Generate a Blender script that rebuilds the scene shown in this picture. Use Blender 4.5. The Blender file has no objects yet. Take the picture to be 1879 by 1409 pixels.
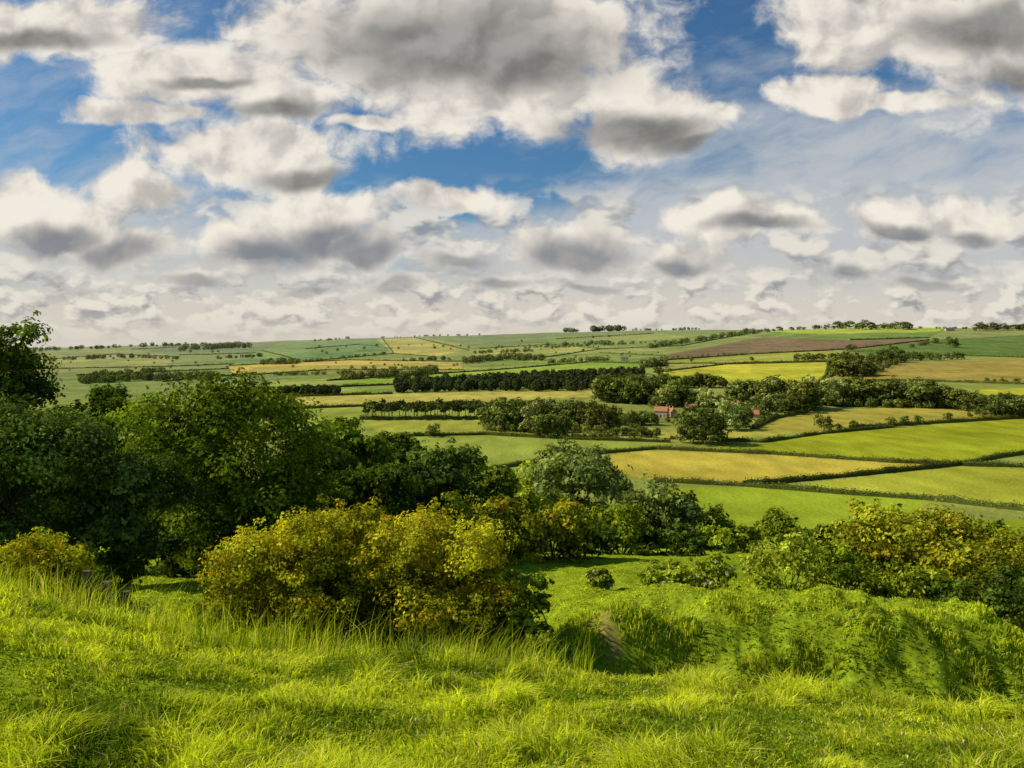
import bpy, math, numpy as np
from mathutils import Vector
R = np.random.default_rng(7)
EYE = 1.7
F = 1461.0
S = bpy.context.scene
COL = S.collection

# ------------------------------------------------------------------ noise
_tab = np.random.default_rng(3).random((256, 256))
def vn(x, y):
    xi = np.floor(x).astype(np.int64); yi = np.floor(y).astype(np.int64)
    fx = x - xi; fy = y - yi
    fx = fx*fx*(3-2*fx); fy = fy*fy*(3-2*fy)
    a = _tab[xi & 255, yi & 255]; b = _tab[(xi+1) & 255, yi & 255]
    c = _tab[xi & 255, (yi+1) & 255]; d = _tab[(xi+1) & 255, (yi+1) & 255]
    return (a*(1-fx)+b*fx)*(1-fy)+(c*(1-fx)+d*fx)*fy
def fbm(x, y, o=4):
    s = 0; a = .5; t = 0
    for i in range(o):
        s = s + a*vn(x*2**i+17.3*i, y*2**i+5.1*i); t += a; a *= .5
    return s/t - .5

# ------------------------------------------------------------------ terrain
CP = np.array([-500, 0, 300, 600, 950, 1100, 1300, 1500, 1700, 1879, 2400], float)
rows = []
def zr(y, *z):
    z = [z[0]]+list(z)+[z[-1]]
    rows.append((y, [(EYE-q)/y for q in z]))
def pr(y, *p):
    if len(p) == 1: p = p*9
    p = [p[0]]+list(p)+[p[-1]]
    rows.append((y, [(q-630)/F for q in p]))
zr(1, *[-.02]*9)
zr(3, -.10,-.10,-.10,-.12,-.12,-.14,-.15,-.17,-.2)
zr(5, -.2,-.38,-.52,-.6,-.65,-.7,-.75,-.82,-.88)
zr(7, -.5,-.92,-1.12,-1.25,-1.3,-1.38,-1.45,-1.55,-1.65)
zr(9, -1.12,-1.68,-1.95,-2.05,-2.1,-2.15,-2.25,-2.4,-2.5)
zr(11, -2.0,-2.9,-3.2,-3.5,-4.1,-4.5,-4.5,-4.4,-4.3)
zr(14, -3.4,-4.6,-4.8,-5.6,-6.9,-7.3,-7.3,-7.2,-6.8)
zr(17, -4.8,-5.4,-5.6,-6.4,-7.2,-7.3,-7.2,-7.2,-7.0)
zr(19, -5.2,-5.5,-5.8,-6.6,-6.9,-6.8,-6.6,-6.7,-7.0)
zr(21, -5.6,-5.6,-6.0,-6.3,-5.9,-5.4,-5.2,-5.4,-6.2)
zr(24, -6.2,-6.0,-6.8,-6.6,-6.2,-5.7,-5.6,-6.2,-6.9)
zr(30, -7.5,-7.4,-8.2,-8.1,-7.9,-7.8,-8.0,-8.6,-9.5)
zr(40, -10,-10,-10.5,-10.3,-10.1,-10.1,-10.4,-11,-12)
zr(50, -12.5,-12.5,-12.5,-11.9,-11.9,-11.9,-12,-12.5,-13.5)
zr(65, -16,-16,-16,-15,-15,-15,-15.2,-16,-17)
zr(85, *[-20.5]*9)
zr(120, *[-31]*9)
zr(160, *[-41]*9)
zr(200, *[-48]*9)
pr(250, 932); pr(300, 882); pr(420, 810); pr(560, 765)
pr(800, 728,727,726,724,722,720,718,716,714)
pr(1200, 706,702,697,690,686,680,674,671,670)
pr(1800, 684,678,671,663,658,648,637,635,634)
pr(2600, 667,660,650,642,636,622,603,600,603)
pr(3500, 655,648,636,626,620,606,603,603,605)
pr(5000, 645,638,624,612,608,604,608,608,609)
pr(6500, 640,633,622,614,611,608,612,612,612)
pr(9500, 646,640,630,624,620,618,620,620,620)
LY = np.log([r[0] for r in rows]); TB = np.array([r[1] for r in rows])
NY, NU = 900, 400
ly = np.linspace(0, math.log(9500), NY); uu = np.linspace(-1.0, 1.0, NU)
cu = (CP-939.5)/F
t1 = np.array([np.interp(ly, LY, TB[:, j]) for j in range(TB.shape[1])]).T
t2 = np.array([np.interp(uu, cu, t1[i]) for i in range(NY)])
def gs(a, s, ax):
    n = int(3*s); k = np.exp(-.5*(np.arange(-n, n+1)/s)**2); k /= k.sum()
    pad = [(0, 0), (0, 0)]; pad[ax] = (n, n)
    return np.apply_along_axis(lambda v: np.convolve(v, k, 'valid'), ax, np.pad(a, pad, mode='edge'))
t2 = gs(gs(t2, 2.8, 0), 9, 1)
def h(x, y):
    x = np.asarray(x, float); y = np.asarray(y, float)
    yc = np.maximum(y, 2.0)
    u = np.clip(x/np.maximum(yc, 3), -.999, .999); l = np.clip(np.log(yc), 0, ly[-1]-1e-6)
    a = l/ly[-1]*(NY-1); b = (u+1)/2*(NU-1)
    i = np.minimum(a.astype(int), NY-2); j = np.minimum(b.astype(int), NU-2)
    fa = a-i; fb = b-j
    s = (t2[i, j]*(1-fb)+t2[i, j+1]*fb)*(1-fa)+(t2[i+1, j]*(1-fb)+t2[i+1, j+1]*fb)*fa
    z = EYE - s*yc
    z = np.where(y < 2, z*np.clip((y+2)/4, 0, 1), z)
    w1 = np.clip((y-12)/5, 0, 1)*np.clip((75-y)/30, 0, 1)
    nr_ = np.clip((30-y)/8, 0, 1)
    z = z + .12*fbm(x*1.1, y*1.1)*np.clip(1-y/40, 0, 1) + w1*((.8+.9*nr_)*fbm(x*.40+9, y*.40)+(.10+.60*nr_)*fbm(x*1.0, y*1.0+4))
    z = z + np.clip((y-700)/1500, 0, 1)*fbm(x/260, y/420, 3)*10
    return z
YS = np.exp(np.linspace(math.log(210), math.log(9000), 3000))
def spot(px, py, y0=None):
    """image pixel coordinates: camera ray cast onto the terrain -> ground position"""
    u = (px-939.5)/F; v = (630-py)/F  # image pixel coordinates turned into view-ray slopes
    d = EYE+v*YS-h(u*YS, YS)
    k = np.argmax(d < 0)
    if d[k] >= 0:
        m = YS < 5200
        k = int(np.argmin(np.where(m, d/YS, 9)))
    y = YS[k]
    return u*y, y, float(h(u*y, y))

# ------------------------------------------------------------------ mesh helpers
def srgb(r, g, b, k=1.0):
    f = lambda c: ((c/255+.055)/1.055)**2.4 if c > 10 else c/255/12.92
    return np.array([f(r), f(g), f(b)])*k
def mesh_raw(name, v, loops, starts, col=None, mats=(), midx=None, smooth=False):
    m = bpy.data.meshes.new(name)
    v = np.asarray(v, np.float32)
    m.vertices.add(len(v)); m.vertices.foreach_set('co', v.ravel())
    loops = np.asarray(loops, np.int32); starts = np.asarray(starts, np.int32)
    m.loops.add(len(loops)); m.loops.foreach_set('vertex_index', loops)
    m.polygons.add(len(starts)); m.polygons.foreach_set('loop_start', starts)
    try: m.polygons.foreach_set('loop_total', np.diff(np.append(starts, len(loops))).astype(np.int32))
    except Exception: pass
    for q in mats: m.materials.append(q)
    if midx is not None: m.polygons.foreach_set('material_index', np.asarray(midx, np.int32))
    m.polygons.foreach_set('use_smooth', np.full(len(starts), smooth))
    if col is not None:
        a = m.color_attributes.new('Col', 'FLOAT_COLOR', 'POINT')
        c = np.ones((len(v), 4), np.float32); c[:, :3] = col
        a.data.foreach_set('color', c.ravel())
    m.update(calc_edges=True)
    return m
def mesh_quads(name, v, q, **k):
    q = np.asarray(q)
    return mesh_raw(name, v, q.ravel(), np.arange(len(q))*4, **k)
def obj(name, data, parent=None, label=None, cat=None, group=None, kind=None, loc=None):
    o = bpy.data.objects.new(name, data); COL.objects.link(o)
    if parent is not None: o.parent = parent
    if label: o['label'] = label
    if cat: o['category'] = cat
    if group: o['group'] = group
    if kind: o['kind'] = kind
    if loc is not None: o.location = loc
    return o

# ------------------------------------------------------------------ materials
def newmat(name):
    m = bpy.data.materials.new(name); m.use_nodes = True
    nt = m.node_tree; nt.nodes.clear()
    return m, nt, nt.nodes, nt.links
def leafmat(name, tr=.3, objvar=.0):
    m, nt, N, L = newmat(name)
    out = N.new('ShaderNodeOutputMaterial'); at = N.new('ShaderNodeAttribute'); at.attribute_name = 'Col'
    src = at.outputs['Color']
    if objvar:
        oi = N.new('ShaderNodeObjectInfo'); mr = N.new('ShaderNodeMapRange')
        mr.inputs['To Min'].default_value = 1-objvar; mr.inputs['To Max'].default_value = 1+objvar
        L.new(oi.outputs['Random'], mr.inputs['Value'])
        hs = N.new('ShaderNodeHueSaturation'); L.new(src, hs.inputs['Color']); L.new(mr.outputs[0], hs.inputs['Value'])
        mh = N.new('ShaderNodeMapRange'); mh.inputs['To Min'].default_value = .5-objvar*.08; mh.inputs['To Max'].default_value = .5+objvar*.05
        ml = N.new('ShaderNodeMath'); ml.operation = 'MULTIPLY'; ml.inputs[1].default_value = 7.31
        fr = N.new('ShaderNodeMath'); fr.operation = 'FRACT'
        L.new(oi.outputs['Random'], ml.inputs[0]); L.new(ml.outputs[0], fr.inputs[0]); L.new(fr.outputs[0], mh.inputs['Value']); L.new(mh.outputs[0], hs.inputs['Hue'])
        src = hs.outputs[0]
    d = N.new('ShaderNodeBsdfDiffuse'); t = N.new('ShaderNodeBsdfTranslucent')
    tc = N.new('ShaderNodeMixRGB'); tc.blend_type = 'MULTIPLY'; tc.inputs[0].default_value = 1; tc.inputs[2].default_value = (1.25, 1.3, .5, 1)
    L.new(src, d.inputs[0]); L.new(src, tc.inputs[1]); L.new(tc.outputs[0], t.inputs[0])
    m1 = N.new('ShaderNodeMixShader'); m1.inputs[0].default_value = tr; L.new(d.outputs[0], m1.inputs[1]); L.new(t.outputs[0], m1.inputs[2])
    L.new(m1.outputs[0], out.inputs[0])
    return m
def plainmat(name, c, c2=None, scale=4, rough=.9, stretch=(1, 1, 1), bump=.3):
    m, nt, N, L = newmat(name)
    out = N.new('ShaderNodeOutputMaterial'); b = N.new('ShaderNodeBsdfPrincipled'); b.inputs['Roughness'].default_value = rough
    tc = N.new('ShaderNodeTexCoord'); mp = N.new('ShaderNodeMapping'); mp.inputs['Scale'].default_value = stretch
    n = N.new('ShaderNodeTexNoise'); n.inputs['Scale'].default_value = scale; n.inputs['Detail'].default_value = 6
    L.new(tc.outputs['Object'], mp.inputs[0]); L.new(mp.outputs[0], n.inputs[0])
    r = N.new('ShaderNodeMixRGB'); c2 = c2 if c2 is not None else [q*.6 for q in c]
    r.inputs[1].default_value = (*c, 1); r.inputs[2].default_value = (*c2, 1)
    mr = N.new('ShaderNodeMapRange'); mr.inputs[1].default_value = .35; mr.inputs[2].default_value = .65
    L.new(n.outputs[0], mr.inputs[0]); L.new(mr.outputs[0], r.inputs[0]); L.new(r.outputs[0], b.inputs['Base Color'])
    bp = N.new('ShaderNodeBump'); bp.inputs['Strength'].default_value = bump; L.new(n.outputs[0], bp.inputs['Height']); L.new(bp.outputs[0], b.inputs['Normal'])
    L.new(b.outputs[0], out.inputs[0])
    return m
M_leaf = leafmat('leaves', .32)
M_far = leafmat('valley_leaves', .15, .25)
M_grass = leafmat('grass_blades', .45)
M_bark = plainmat('bark', (.09, .07, .05), (.035, .028, .02), 6, stretch=(1, 1, .2))
M_wood = plainmat('weathered_wood', (.10, .085, .06), (.05, .042, .03), 8, stretch=(1, 1, .2))
M_roof = plainmat('clay_tiles', (.50, .22, .10), (.38, .15, .07), 1.5)
M_slate = plainmat('slate', (.16, .14, .13), (.1, .09, .09), 1.5)
M_white = plainmat('white_paint', (.65, .63, .56), (.55, .53, .47), 2)
M_glass = plainmat('window_pane', (.03, .035, .04), (.02, .02, .02), 1, rough=.15)
M_door = plainmat('door_paint', (.10, .06, .04), (.07, .04, .03), 2)
def brickmat(name, a, b2, mo):
    m, nt, N, L = newmat(name)
    out = N.new('ShaderNodeOutputMaterial'); b = N.new('ShaderNodeBsdfPrincipled'); b.inputs['Roughness'].default_value = .9
    tc = N.new('ShaderNodeTexCoord'); br = N.new('ShaderNodeTexBrick'); br.inputs['Scale'].default_value = 4
    br.inputs['Color1'].default_value = (*a, 1); br.inputs['Color2'].default_value = (*b2, 1); br.inputs['Mortar'].default_value = (*mo, 1)
    L.new(tc.outputs['Object'], br.inputs[0]); L.new(br.outputs[0], b.inputs['Base Color']); L.new(b.outputs[0], out.inputs[0])
    return m
M_brick = brickmat('red_brick', (.56, .29, .16), (.48, .24, .13), (.48, .33, .22))
M_pale = brickmat('pale_render', (.50, .42, .30), (.45, .38, .27), (.42, .35, .25))

# ------------------------------------------------------------------ field colours
BASE = srgb(150, 160, 76)
fields = [
 ([(-200,655),(500,640),(520,735),(-200,735)], (142,154,84)),
 ([(60,662),(210,650),(330,655),(300,672),(90,676)], (168,170,92)),
 ([(140,688),(420,676),(470,684),(300,700),(150,702)], (124,142,72)),
 ([(240,640),(420,632),(520,628),(470,648),(330,652)], (122,140,82)),
 ([(480,642),(560,620),(700,618),(722,648),(560,664),(400,665)], (126,156,80)),
 ([(560,640),(660,632),(720,640),(700,652),(580,656)], (110,142,68)),
 ([(690,622),(760,620),(850,642),(800,654),(722,648)], (190,180,84)),
 ([(770,616),(1000,610),(1010,632),(880,638)], (126,144,70)),
 ([(860,642),(985,630),(1100,640),(1000,656),(880,652)], (170,174,80)),
 ([(1000,613),(1300,603),(1400,605),(1250,635),(1100,640),(1010,632)], (134,152,62)),
 ([(1080,622),(1210,612),(1260,618),(1130,632)], (158,168,74)),
 ([(420,672),(640,661),(850,664),(845,678),(600,678),(430,690)], (202,182,84)),
 ([(850,658),(1100,648),(1220,652),(1180,664),(900,672)], (136,158,66)),
 ([(560,712),(600,700),(900,680),(1080,665),(1190,668),(1180,684),(900,696),(760,704)], (156,182,58)),
 ([(490,700),(560,697),(720,706),(720,720),(500,732)], (148,164,76)),
 ([(505,728),(760,722),(1100,712),(1110,726),(1000,732),(880,740),(660,746),(510,750)], (194,184,90)),
 ([(490,750),(660,746),(890,738),(870,768),(520,795)], (160,172,76)),
 ([(670,770),(885,768),(885,797),(700,802)], (172,176,74)),
 ([(740,804),(900,797),(1250,812),(1180,822),(1080,832),(1000,860),(880,870),(740,840)], (160,174,74)),
 ([(1100,800),(1270,790),(1480,785),(1550,778),(1400,802),(1250,808)], (184,178,80)),
 ([(1085,838),(1200,826),(1420,835),(1640,850),(1760,853),(1540,875),(1360,890),(1240,888),(1120,866)], (202,186,76)),
 ([(1200,822),(1380,816),(1500,797),(1640,785),(1920,766),(1920,828),(1770,852),(1640,847)], (164,172,46)),
 ([(1440,893),(1560,877),(1765,855),(1920,860),(1920,945),(1700,915),(1540,906)], (180,184,64)),
 ([(1200,895),(1370,893),(1540,906),(1700,916),(1650,990),(1300,990),(1230,940)], (158,178,50)),
 ([(1380,780),(1470,756),(1640,748),(1920,742),(1920,768),(1600,783),(1500,792),(1400,796)], (178,168,72)),
 ([(1200,683),(1330,668),(1532,663),(1520,702),(1330,706),(1230,694)], (198,196,54)),
 ([(1230,660),(1380,648),(1560,640),(1500,663),(1330,667),(1220,668)], (174,178,66)),
 ([(1530,690),(1620,668),(1920,656),(1920,704),(1640,697),(1560,702)], (172,154,70)),
 ([(1225,650),(1400,618),(1640,614),(1705,624),(1560,642),(1380,650),(1230,661)], (136,112,76)),
 ([(1560,642),(1705,624),(1920,612),(1920,656),(1740,652),(1620,660)], (100,128,42)),
 ([(1380,617),(1480,600),(1740,600),(1705,620),(1560,624)], (118,148,44)),
 ([(1400,608),(1480,598),(1740,598),(1720,609),(1500,613)], (184,200,52)),
 ([(1780,716),(1920,711),(1920,730),(1830,730)], (190,190,54)),
]
K = .82
def world_poly(pl, n=6):
    out = []
    for a, b in zip(pl, pl[1:]+pl[:1]):
        for t in np.arange(n)/n:
            x, y, z = spot(a[0]+(b[0]-a[0])*t, a[1]+(b[1]-a[1])*t); out.append((x, y))
    return np.array(out)
def inside(P, x, y):
    r = np.zeros(len(x), bool); j = len(P)-1
    for i in range(len(P)):
        xi, yi = P[i]; xj, yj = P[j]
        if yi != yj:
            c = ((yi > y) != (yj > y)) & (x < (xj-xi)*(y-yi)/(yj-yi)+xi)
            r ^= c
        j = i
    return r

# ------------------------------------------------------------------ ground sheet
nr, ncm = 800, 800
rr = np.exp(np.linspace(0, math.log(9500), nr))-6.0
ucol = np.concatenate([np.linspace(-4, -.78, 24)[:-1], np.linspace(-.78, .78, ncm), np.linspace(.78, 4, 24)[1:]])
nc = len(ucol)
Yg = np.repeat(rr, nc); Xg = np.tile(ucol, nr)*(Yg+6.0)
Zg = h(Xg, Yg)
gc = np.zeros((len(Xg), 3)); gc[:] = BASE*K
cx_ = np.floor((Xg+.25*Yg)/190+fbm(Yg/900, Xg/900)*2); cy_ = np.floor((Yg-.3*Xg)/330)
hsh = np.mod(np.sin(cx_*12.9898+cy_*78.233)*43758.5453, 1.0)
pm = (Yg > 850)[:, None]
patch = 1+(hsh[:, None]-.45)*np.array([.50, .30, .4])
hill = srgb(142, 164, 38)*.85
gc[Yg < 230] = hill
for pl, c in fields:
    P = world_poly(pl)
    m = (Xg > P[:, 0].min()) & (Xg < P[:, 0].max()) & (Yg > P[:, 1].min()) & (Yg < P[:, 1].max()) & (Yg > 215)
    ii = np.nonzero(m)[0]
    k = inside(P, Xg[ii], Yg[ii])
    gc[ii[k]] = srgb(*c)*K
gc = np.where(pm & ((Xg/Yg) < .3)[:, None], gc*patch, gc)
HAZE = np.array([.37, .39, .35])  # aerial haze tint, painted into surface colours with distance
def haze_amt(y): return np.clip((np.asarray(y)-600)/6500, 0, 1)**.85*.45
far = haze_amt(Yg)[:, None]
gc = gc*(1-far)+HAZE*far  # distance haze blended straight into the ground colour
sx, sy = (1110-939.5)/F*20.6, 20.6
def soilf(x, y): return np.clip(.95-np.hypot((x-sx)/.42, (y-sy)/.75)+fbm(x*2.6, y*2.6)*2.0, 0, 1)
soil = soilf(Xg, Yg)[:, None]
gc = gc*(1-soil)+srgb(175, 138, 100)*.66*soil
i = np.arange(nr-1)[:, None]*nc+np.arange(nc-1)[None, :]
q = np.stack([i, i+1, i+nc+1, i+nc], -1).reshape(-1, 4)
m, nt, N, L = newmat('meadow_ground')
out = N.new('ShaderNodeOutputMaterial'); d = N.new('ShaderNodeBsdfDiffuse')
at = N.new('ShaderNodeAttribute'); at.attribute_name = 'Col'
geo = N.new('ShaderNodeNewGeometry')
prev = at.outputs['Color']
for sc, lo, hi, st in ((.012, .78, 1.2, (1, 1, 0)), (.09, .80, 1.2, (1, .4, 0)), (.9, .75, 1.22, (1, 1, 0)), (7, .6, 1.35, (1, 1, 1))):
    mp = N.new('ShaderNodeMapping'); mp.inputs['Scale'].default_value = st; L.new(geo.outputs['Position'], mp.inputs[0])
    n = N.new('ShaderNodeTexNoise'); n.inputs['Scale'].default_value = sc; n.inputs['Detail'].default_value = 3; L.new(mp.outputs[0], n.inputs[0])
    mr = N.new('ShaderNodeMapRange'); mr.inputs[1].default_value = .3; mr.inputs[2].default_value = .7; mr.inputs[3].default_value = lo; mr.inputs[4].default_value = hi
    L.new(n.outputs[0], mr.inputs[0])
    vm = N.new('ShaderNodeVectorMath'); vm.operation = 'SCALE'; L.new(prev, vm.inputs[0]); L.new(mr.outputs[0], vm.inputs['Scale']); prev = vm.outputs[0]
L.new(prev, d.inputs[0]); L.new(d.outputs[0], out.inputs[0])
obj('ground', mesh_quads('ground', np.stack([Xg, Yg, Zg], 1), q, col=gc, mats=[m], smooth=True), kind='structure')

# ------------------------------------------------------------------ leaves
def leaf_quads(c, nrm, size, rng, asp=.6):
    n = len(c)
    nrm = nrm/np.linalg.norm(nrm, axis=1, keepdims=True)
    r = rng.normal(size=(n, 3)); a = np.cross(nrm, r); a /= np.linalg.norm(a, axis=1, keepdims=True)
    b = np.cross(nrm, a)
    s = np.asarray(size).reshape(-1, 1)*np.ones((n, 1))
    v = np.stack([c-a*s*.5, c+b*s*asp*.5+nrm*s*.08, c+a*s*.5, c-b*s*asp*.5+nrm*s*.08], 1).reshape(-1, 3)
    return v, np.arange(n*4).reshape(-1, 4)
def unit(rng, n):
    d = rng.normal(size=(n, 3)); return d/np.linalg.norm(d, axis=1, keepdims=True)
def crown(rng, W, D, H, z0, ncl, nleaf, leaf, c1, c2, clr=.17, shrub=False, spr=.18, flower=0, tip=None, nsub=14):
    """two-level foliage: boughs -> leaf clumps -> leaves"""
    dd = unit(rng, ncl*3)
    if shrub: dd[:, 2] = np.abs(dd[:, 2])
    dd = dd[dd[:, 2] > -.8][:ncl]; ncl = len(dd)
    ph = rng.random(6)*6.28
    az = np.arctan2(dd[:, 1], dd[:, 0])
    lob = 1+.11*np.sin(3*az+ph[0])*np.cos(2*dd[:, 2]+ph[1])+.08*np.sin(5*az+ph[2]+3*dd[:, 2])
    rad = (.38+.46*rng.random(ncl)**.4)*lob
    flat = np.sign(dd)*np.abs(dd)**.85
    if shrub: cz = z0+flat[:, 2]*rad*(H-z0)*.95+.03*H
    else: cz = z0+(H-z0)*.5+flat[:, 2]*rad*(H-z0)*.5
    cen = np.stack([flat[:, 0]*rad*W*.5, flat[:, 1]*rad*D*.5, cz], 1)
    cr = clr*min(W, H*1.5)*(.55+.8*rng.random(ncl))
    cb = .78+.44*rng.random(ncl)
    w = cr**2; ns = ncl*nsub
    cs = rng.choice(ncl, ns, p=w/w.sum())
    su = unit(rng, ns); su[:, 2] = np.where(su[:, 2] < -.3, -su[:, 2], su[:, 2])
    ext = np.where(rng.random(ns) < spr, rng.uniform(1.05, 1.5, ns), rng.uniform(.55, 1.0, ns))
    sc = cen[cs]+su*np.array([1, 1, .8])*(ext*cr[cs])[:, None]
    sr = cr[cs]*rng.uniform(.2, .48, ns)*np.where(ext > 1.04, .6, 1)
    sb = cb[cs]*rng.uniform(.66, 1.34, ns)
    hueo = rng.random(ns)
    w2 = sr**2; ls = rng.choice(ns, nleaf, p=w2/w2.sum())
    u = unit(rng, nleaf)
    p = sc[ls]+u*np.array([1, 1, .7])*(sr[ls]*(.35+.75*rng.random(nleaf)**.6))[:, None]
    keep = p[:, 2] > .03; p = p[keep]; ls = ls[keep]; u = u[keep]
    nrm = u*.7+su[ls]*.8+rng.normal(size=u.shape)*.42+np.array([0, 0, .25])
    v, qd = leaf_quads(p, nrm, leaf*(.6+.8*rng.random(len(p))), rng)
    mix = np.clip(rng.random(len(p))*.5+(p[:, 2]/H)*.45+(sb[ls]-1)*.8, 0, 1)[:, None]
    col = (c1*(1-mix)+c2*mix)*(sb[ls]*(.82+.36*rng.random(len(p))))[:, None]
    if tip is not None:
        f = (hueo[ls] < .18) & (rng.random(len(p)) < .6); col[f] = np.array(tip)*(.7+.5*rng.random((f.sum(), 1)))
    if flower:
        f = (hueo < flower)[ls] & (u[:, 2] > .2) & (rng.random(len(p)) < .8)
        col[f] = (.62, .60, .42)
    return v, qd, np.repeat(col, 4, 0), cen
def tube(pts, rad, seg=7):
    pts = np.array(pts, float); vs = []
    for k, p in enumerate(pts):
        t = pts[min(k+1, len(pts)-1)]-pts[max(k-1, 0)]; t /= np.linalg.norm(t)+1e-9
        a = np.cross(t, [.3, 1, .1]); a /= np.linalg.norm(a)+1e-9; b = np.cross(t, a)
        an = np.arange(seg)/seg*6.2832
        vs.append(p+rad[k]*(np.cos(an)[:, None]*a+np.sin(an)[:, None]*b))
    qd = []
    for k in range(len(pts)-1):
        for s in range(seg):
            qd.append((k*seg+s, k*seg+(s+1) % seg, (k+1)*seg+(s+1) % seg, (k+1)*seg+s))
    return np.concatenate(vs), np.array(qd)
def joinvq(parts):
    V, Q, o = [], [], 0
    for v, q_ in parts: V.append(v); Q.append(np.asarray(q_)+o); o += len(v)
    return np.concatenate(V), np.concatenate(Q)
def trunk_parts(rng, H, cen, r0, nb=12, shrub=False):
    P = []
    if shrub:
        for k in rng.choice(len(cen), min(nb, len(cen)), replace=False):
            c = cen[k]; b = np.array([c[0]*.08, c[1]*.08, -.2]); mid = (b+c)/2+rng.normal(size=3)*.08*H
            P.append(tube([b, mid, c], [r0*.6, r0*.4, r0*.12], 5))
    else:
        top = np.array([rng.normal()*.04*H, rng.normal()*.04*H, H*.82]); a = np.array([rng.normal()*.03*H, 0, H*.35])
        P.append(tube([(0, 0, -.4), (0, 0, .3), a*np.array([.5, .5, .5]), a, (a+top)/2, top], [r0*1.5, r0*1.05, r0*.9, r0*.75, r0*.45, r0*.1], 9))
        for k in rng.choice(len(cen), min(nb, len(cen)), replace=False):
            c = cen[k]; t = np.clip(c[2]/H*.55, .15, .6); b = a*t/.35 if t < .35 else a+(top-a)*(t-.35)/.47
            mid = (b+c)/2+np.array([0, 0, -.03*H])+rng.normal(size=3)*.03*H
            P.append(tube([b, mid, c], [r0*.45, r0*.28, r0*.06], 6))
    return joinvq(P)
PAL = {
 'dark':  ((.034, .062, .008), (.14, .20, .022)),
 'ash':   ((.040, .072, .016), (.19, .27, .050)),
 'green': ((.048, .085, .008), (.26, .335, .028)),
 'light': ((.17, .22, .015), (.55, .60, .06)),
 'grey':  ((.09, .13, .028), (.33, .39, .11)),
 'haw':   ((.10, .130, .008), (.56, .53, .030)),
 'hawd':  ((.07, .10, .008), (.42, .42, .028)),
 'olive': ((.08, .12, .008), (.36, .43, .030)),
}
def plant(kind, px, y, top, w, pal, lab, shrub=False, seed=0, z0=.12, cat=None, flower=0, depth=.85, clr=.17, spr=.15, dens=1.0, lf=.0056):
    rng = np.random.default_rng(abs(seed+int(px)*7+int(y)))
    x = (px-939.5)/F*y; zb = float(h(x, y)); H = (EYE-(top-630)/F*y-zb)*(1.0 if shrub else 1.07); W = w/F*y; D = W*depth
    ap = W*H*(796/y)**2
    nl = int(np.clip(ap*.95, 2500, 70000)*dens*(.0056/lf)**1.6); leaf = max(.055, lf*y)
    ncl = int(np.clip(26+ap/420, 30, 120))
    c1, c2 = [np.array(c) for c in PAL[pal]]
    tip = (.64, .46, .02) if pal == 'haw' else ((.48, .36, .02) if pal == 'hawd' else None)
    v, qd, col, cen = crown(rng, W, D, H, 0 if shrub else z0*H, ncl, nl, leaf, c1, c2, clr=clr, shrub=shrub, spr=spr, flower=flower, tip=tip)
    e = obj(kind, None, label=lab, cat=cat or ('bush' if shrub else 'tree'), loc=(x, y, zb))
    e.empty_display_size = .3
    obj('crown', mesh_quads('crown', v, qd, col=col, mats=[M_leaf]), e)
    tv, tq = trunk_parts(rng, H, cen, max(.05, H*.022), 14, shrub)
    obj('stems' if shrub else 'trunk', mesh_quads('trunk', tv, tq, mats=[M_bark], smooth=True), e)
    return e
# hillside wood
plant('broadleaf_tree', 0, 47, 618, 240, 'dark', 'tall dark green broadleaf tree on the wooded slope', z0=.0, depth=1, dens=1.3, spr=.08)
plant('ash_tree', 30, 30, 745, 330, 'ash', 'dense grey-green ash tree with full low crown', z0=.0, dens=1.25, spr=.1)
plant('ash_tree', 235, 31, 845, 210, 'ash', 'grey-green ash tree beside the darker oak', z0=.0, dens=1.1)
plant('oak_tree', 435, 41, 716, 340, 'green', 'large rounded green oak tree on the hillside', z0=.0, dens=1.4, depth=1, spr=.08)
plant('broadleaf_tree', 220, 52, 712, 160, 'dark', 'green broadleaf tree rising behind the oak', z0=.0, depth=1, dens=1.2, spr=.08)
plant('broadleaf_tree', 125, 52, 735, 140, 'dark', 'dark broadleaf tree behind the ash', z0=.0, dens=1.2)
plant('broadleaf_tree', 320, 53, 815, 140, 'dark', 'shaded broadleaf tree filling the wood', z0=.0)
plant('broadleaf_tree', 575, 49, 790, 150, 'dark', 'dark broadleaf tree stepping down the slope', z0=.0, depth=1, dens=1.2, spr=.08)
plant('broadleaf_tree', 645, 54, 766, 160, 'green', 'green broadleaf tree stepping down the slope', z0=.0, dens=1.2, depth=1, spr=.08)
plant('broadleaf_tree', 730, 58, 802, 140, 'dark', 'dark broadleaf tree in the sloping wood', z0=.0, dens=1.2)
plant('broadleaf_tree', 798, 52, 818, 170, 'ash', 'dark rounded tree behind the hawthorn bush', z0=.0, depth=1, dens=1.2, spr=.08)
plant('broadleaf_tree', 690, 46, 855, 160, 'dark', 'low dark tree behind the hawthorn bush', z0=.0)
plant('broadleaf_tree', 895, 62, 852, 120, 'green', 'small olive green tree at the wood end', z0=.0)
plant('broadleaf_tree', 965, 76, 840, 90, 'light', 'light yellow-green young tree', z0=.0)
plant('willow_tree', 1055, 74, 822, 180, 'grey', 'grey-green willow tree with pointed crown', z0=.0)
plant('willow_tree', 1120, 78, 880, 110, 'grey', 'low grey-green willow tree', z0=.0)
LAB = {'grey':'grey-green leafy bush in the slope thicket','green':'green leafy bush in the slope thicket','dark':'dark green bush in the slope thicket','olive':'olive green bush in the slope thicket','hawd':'brownish hawthorn bush in the slope thicket'}
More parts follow.
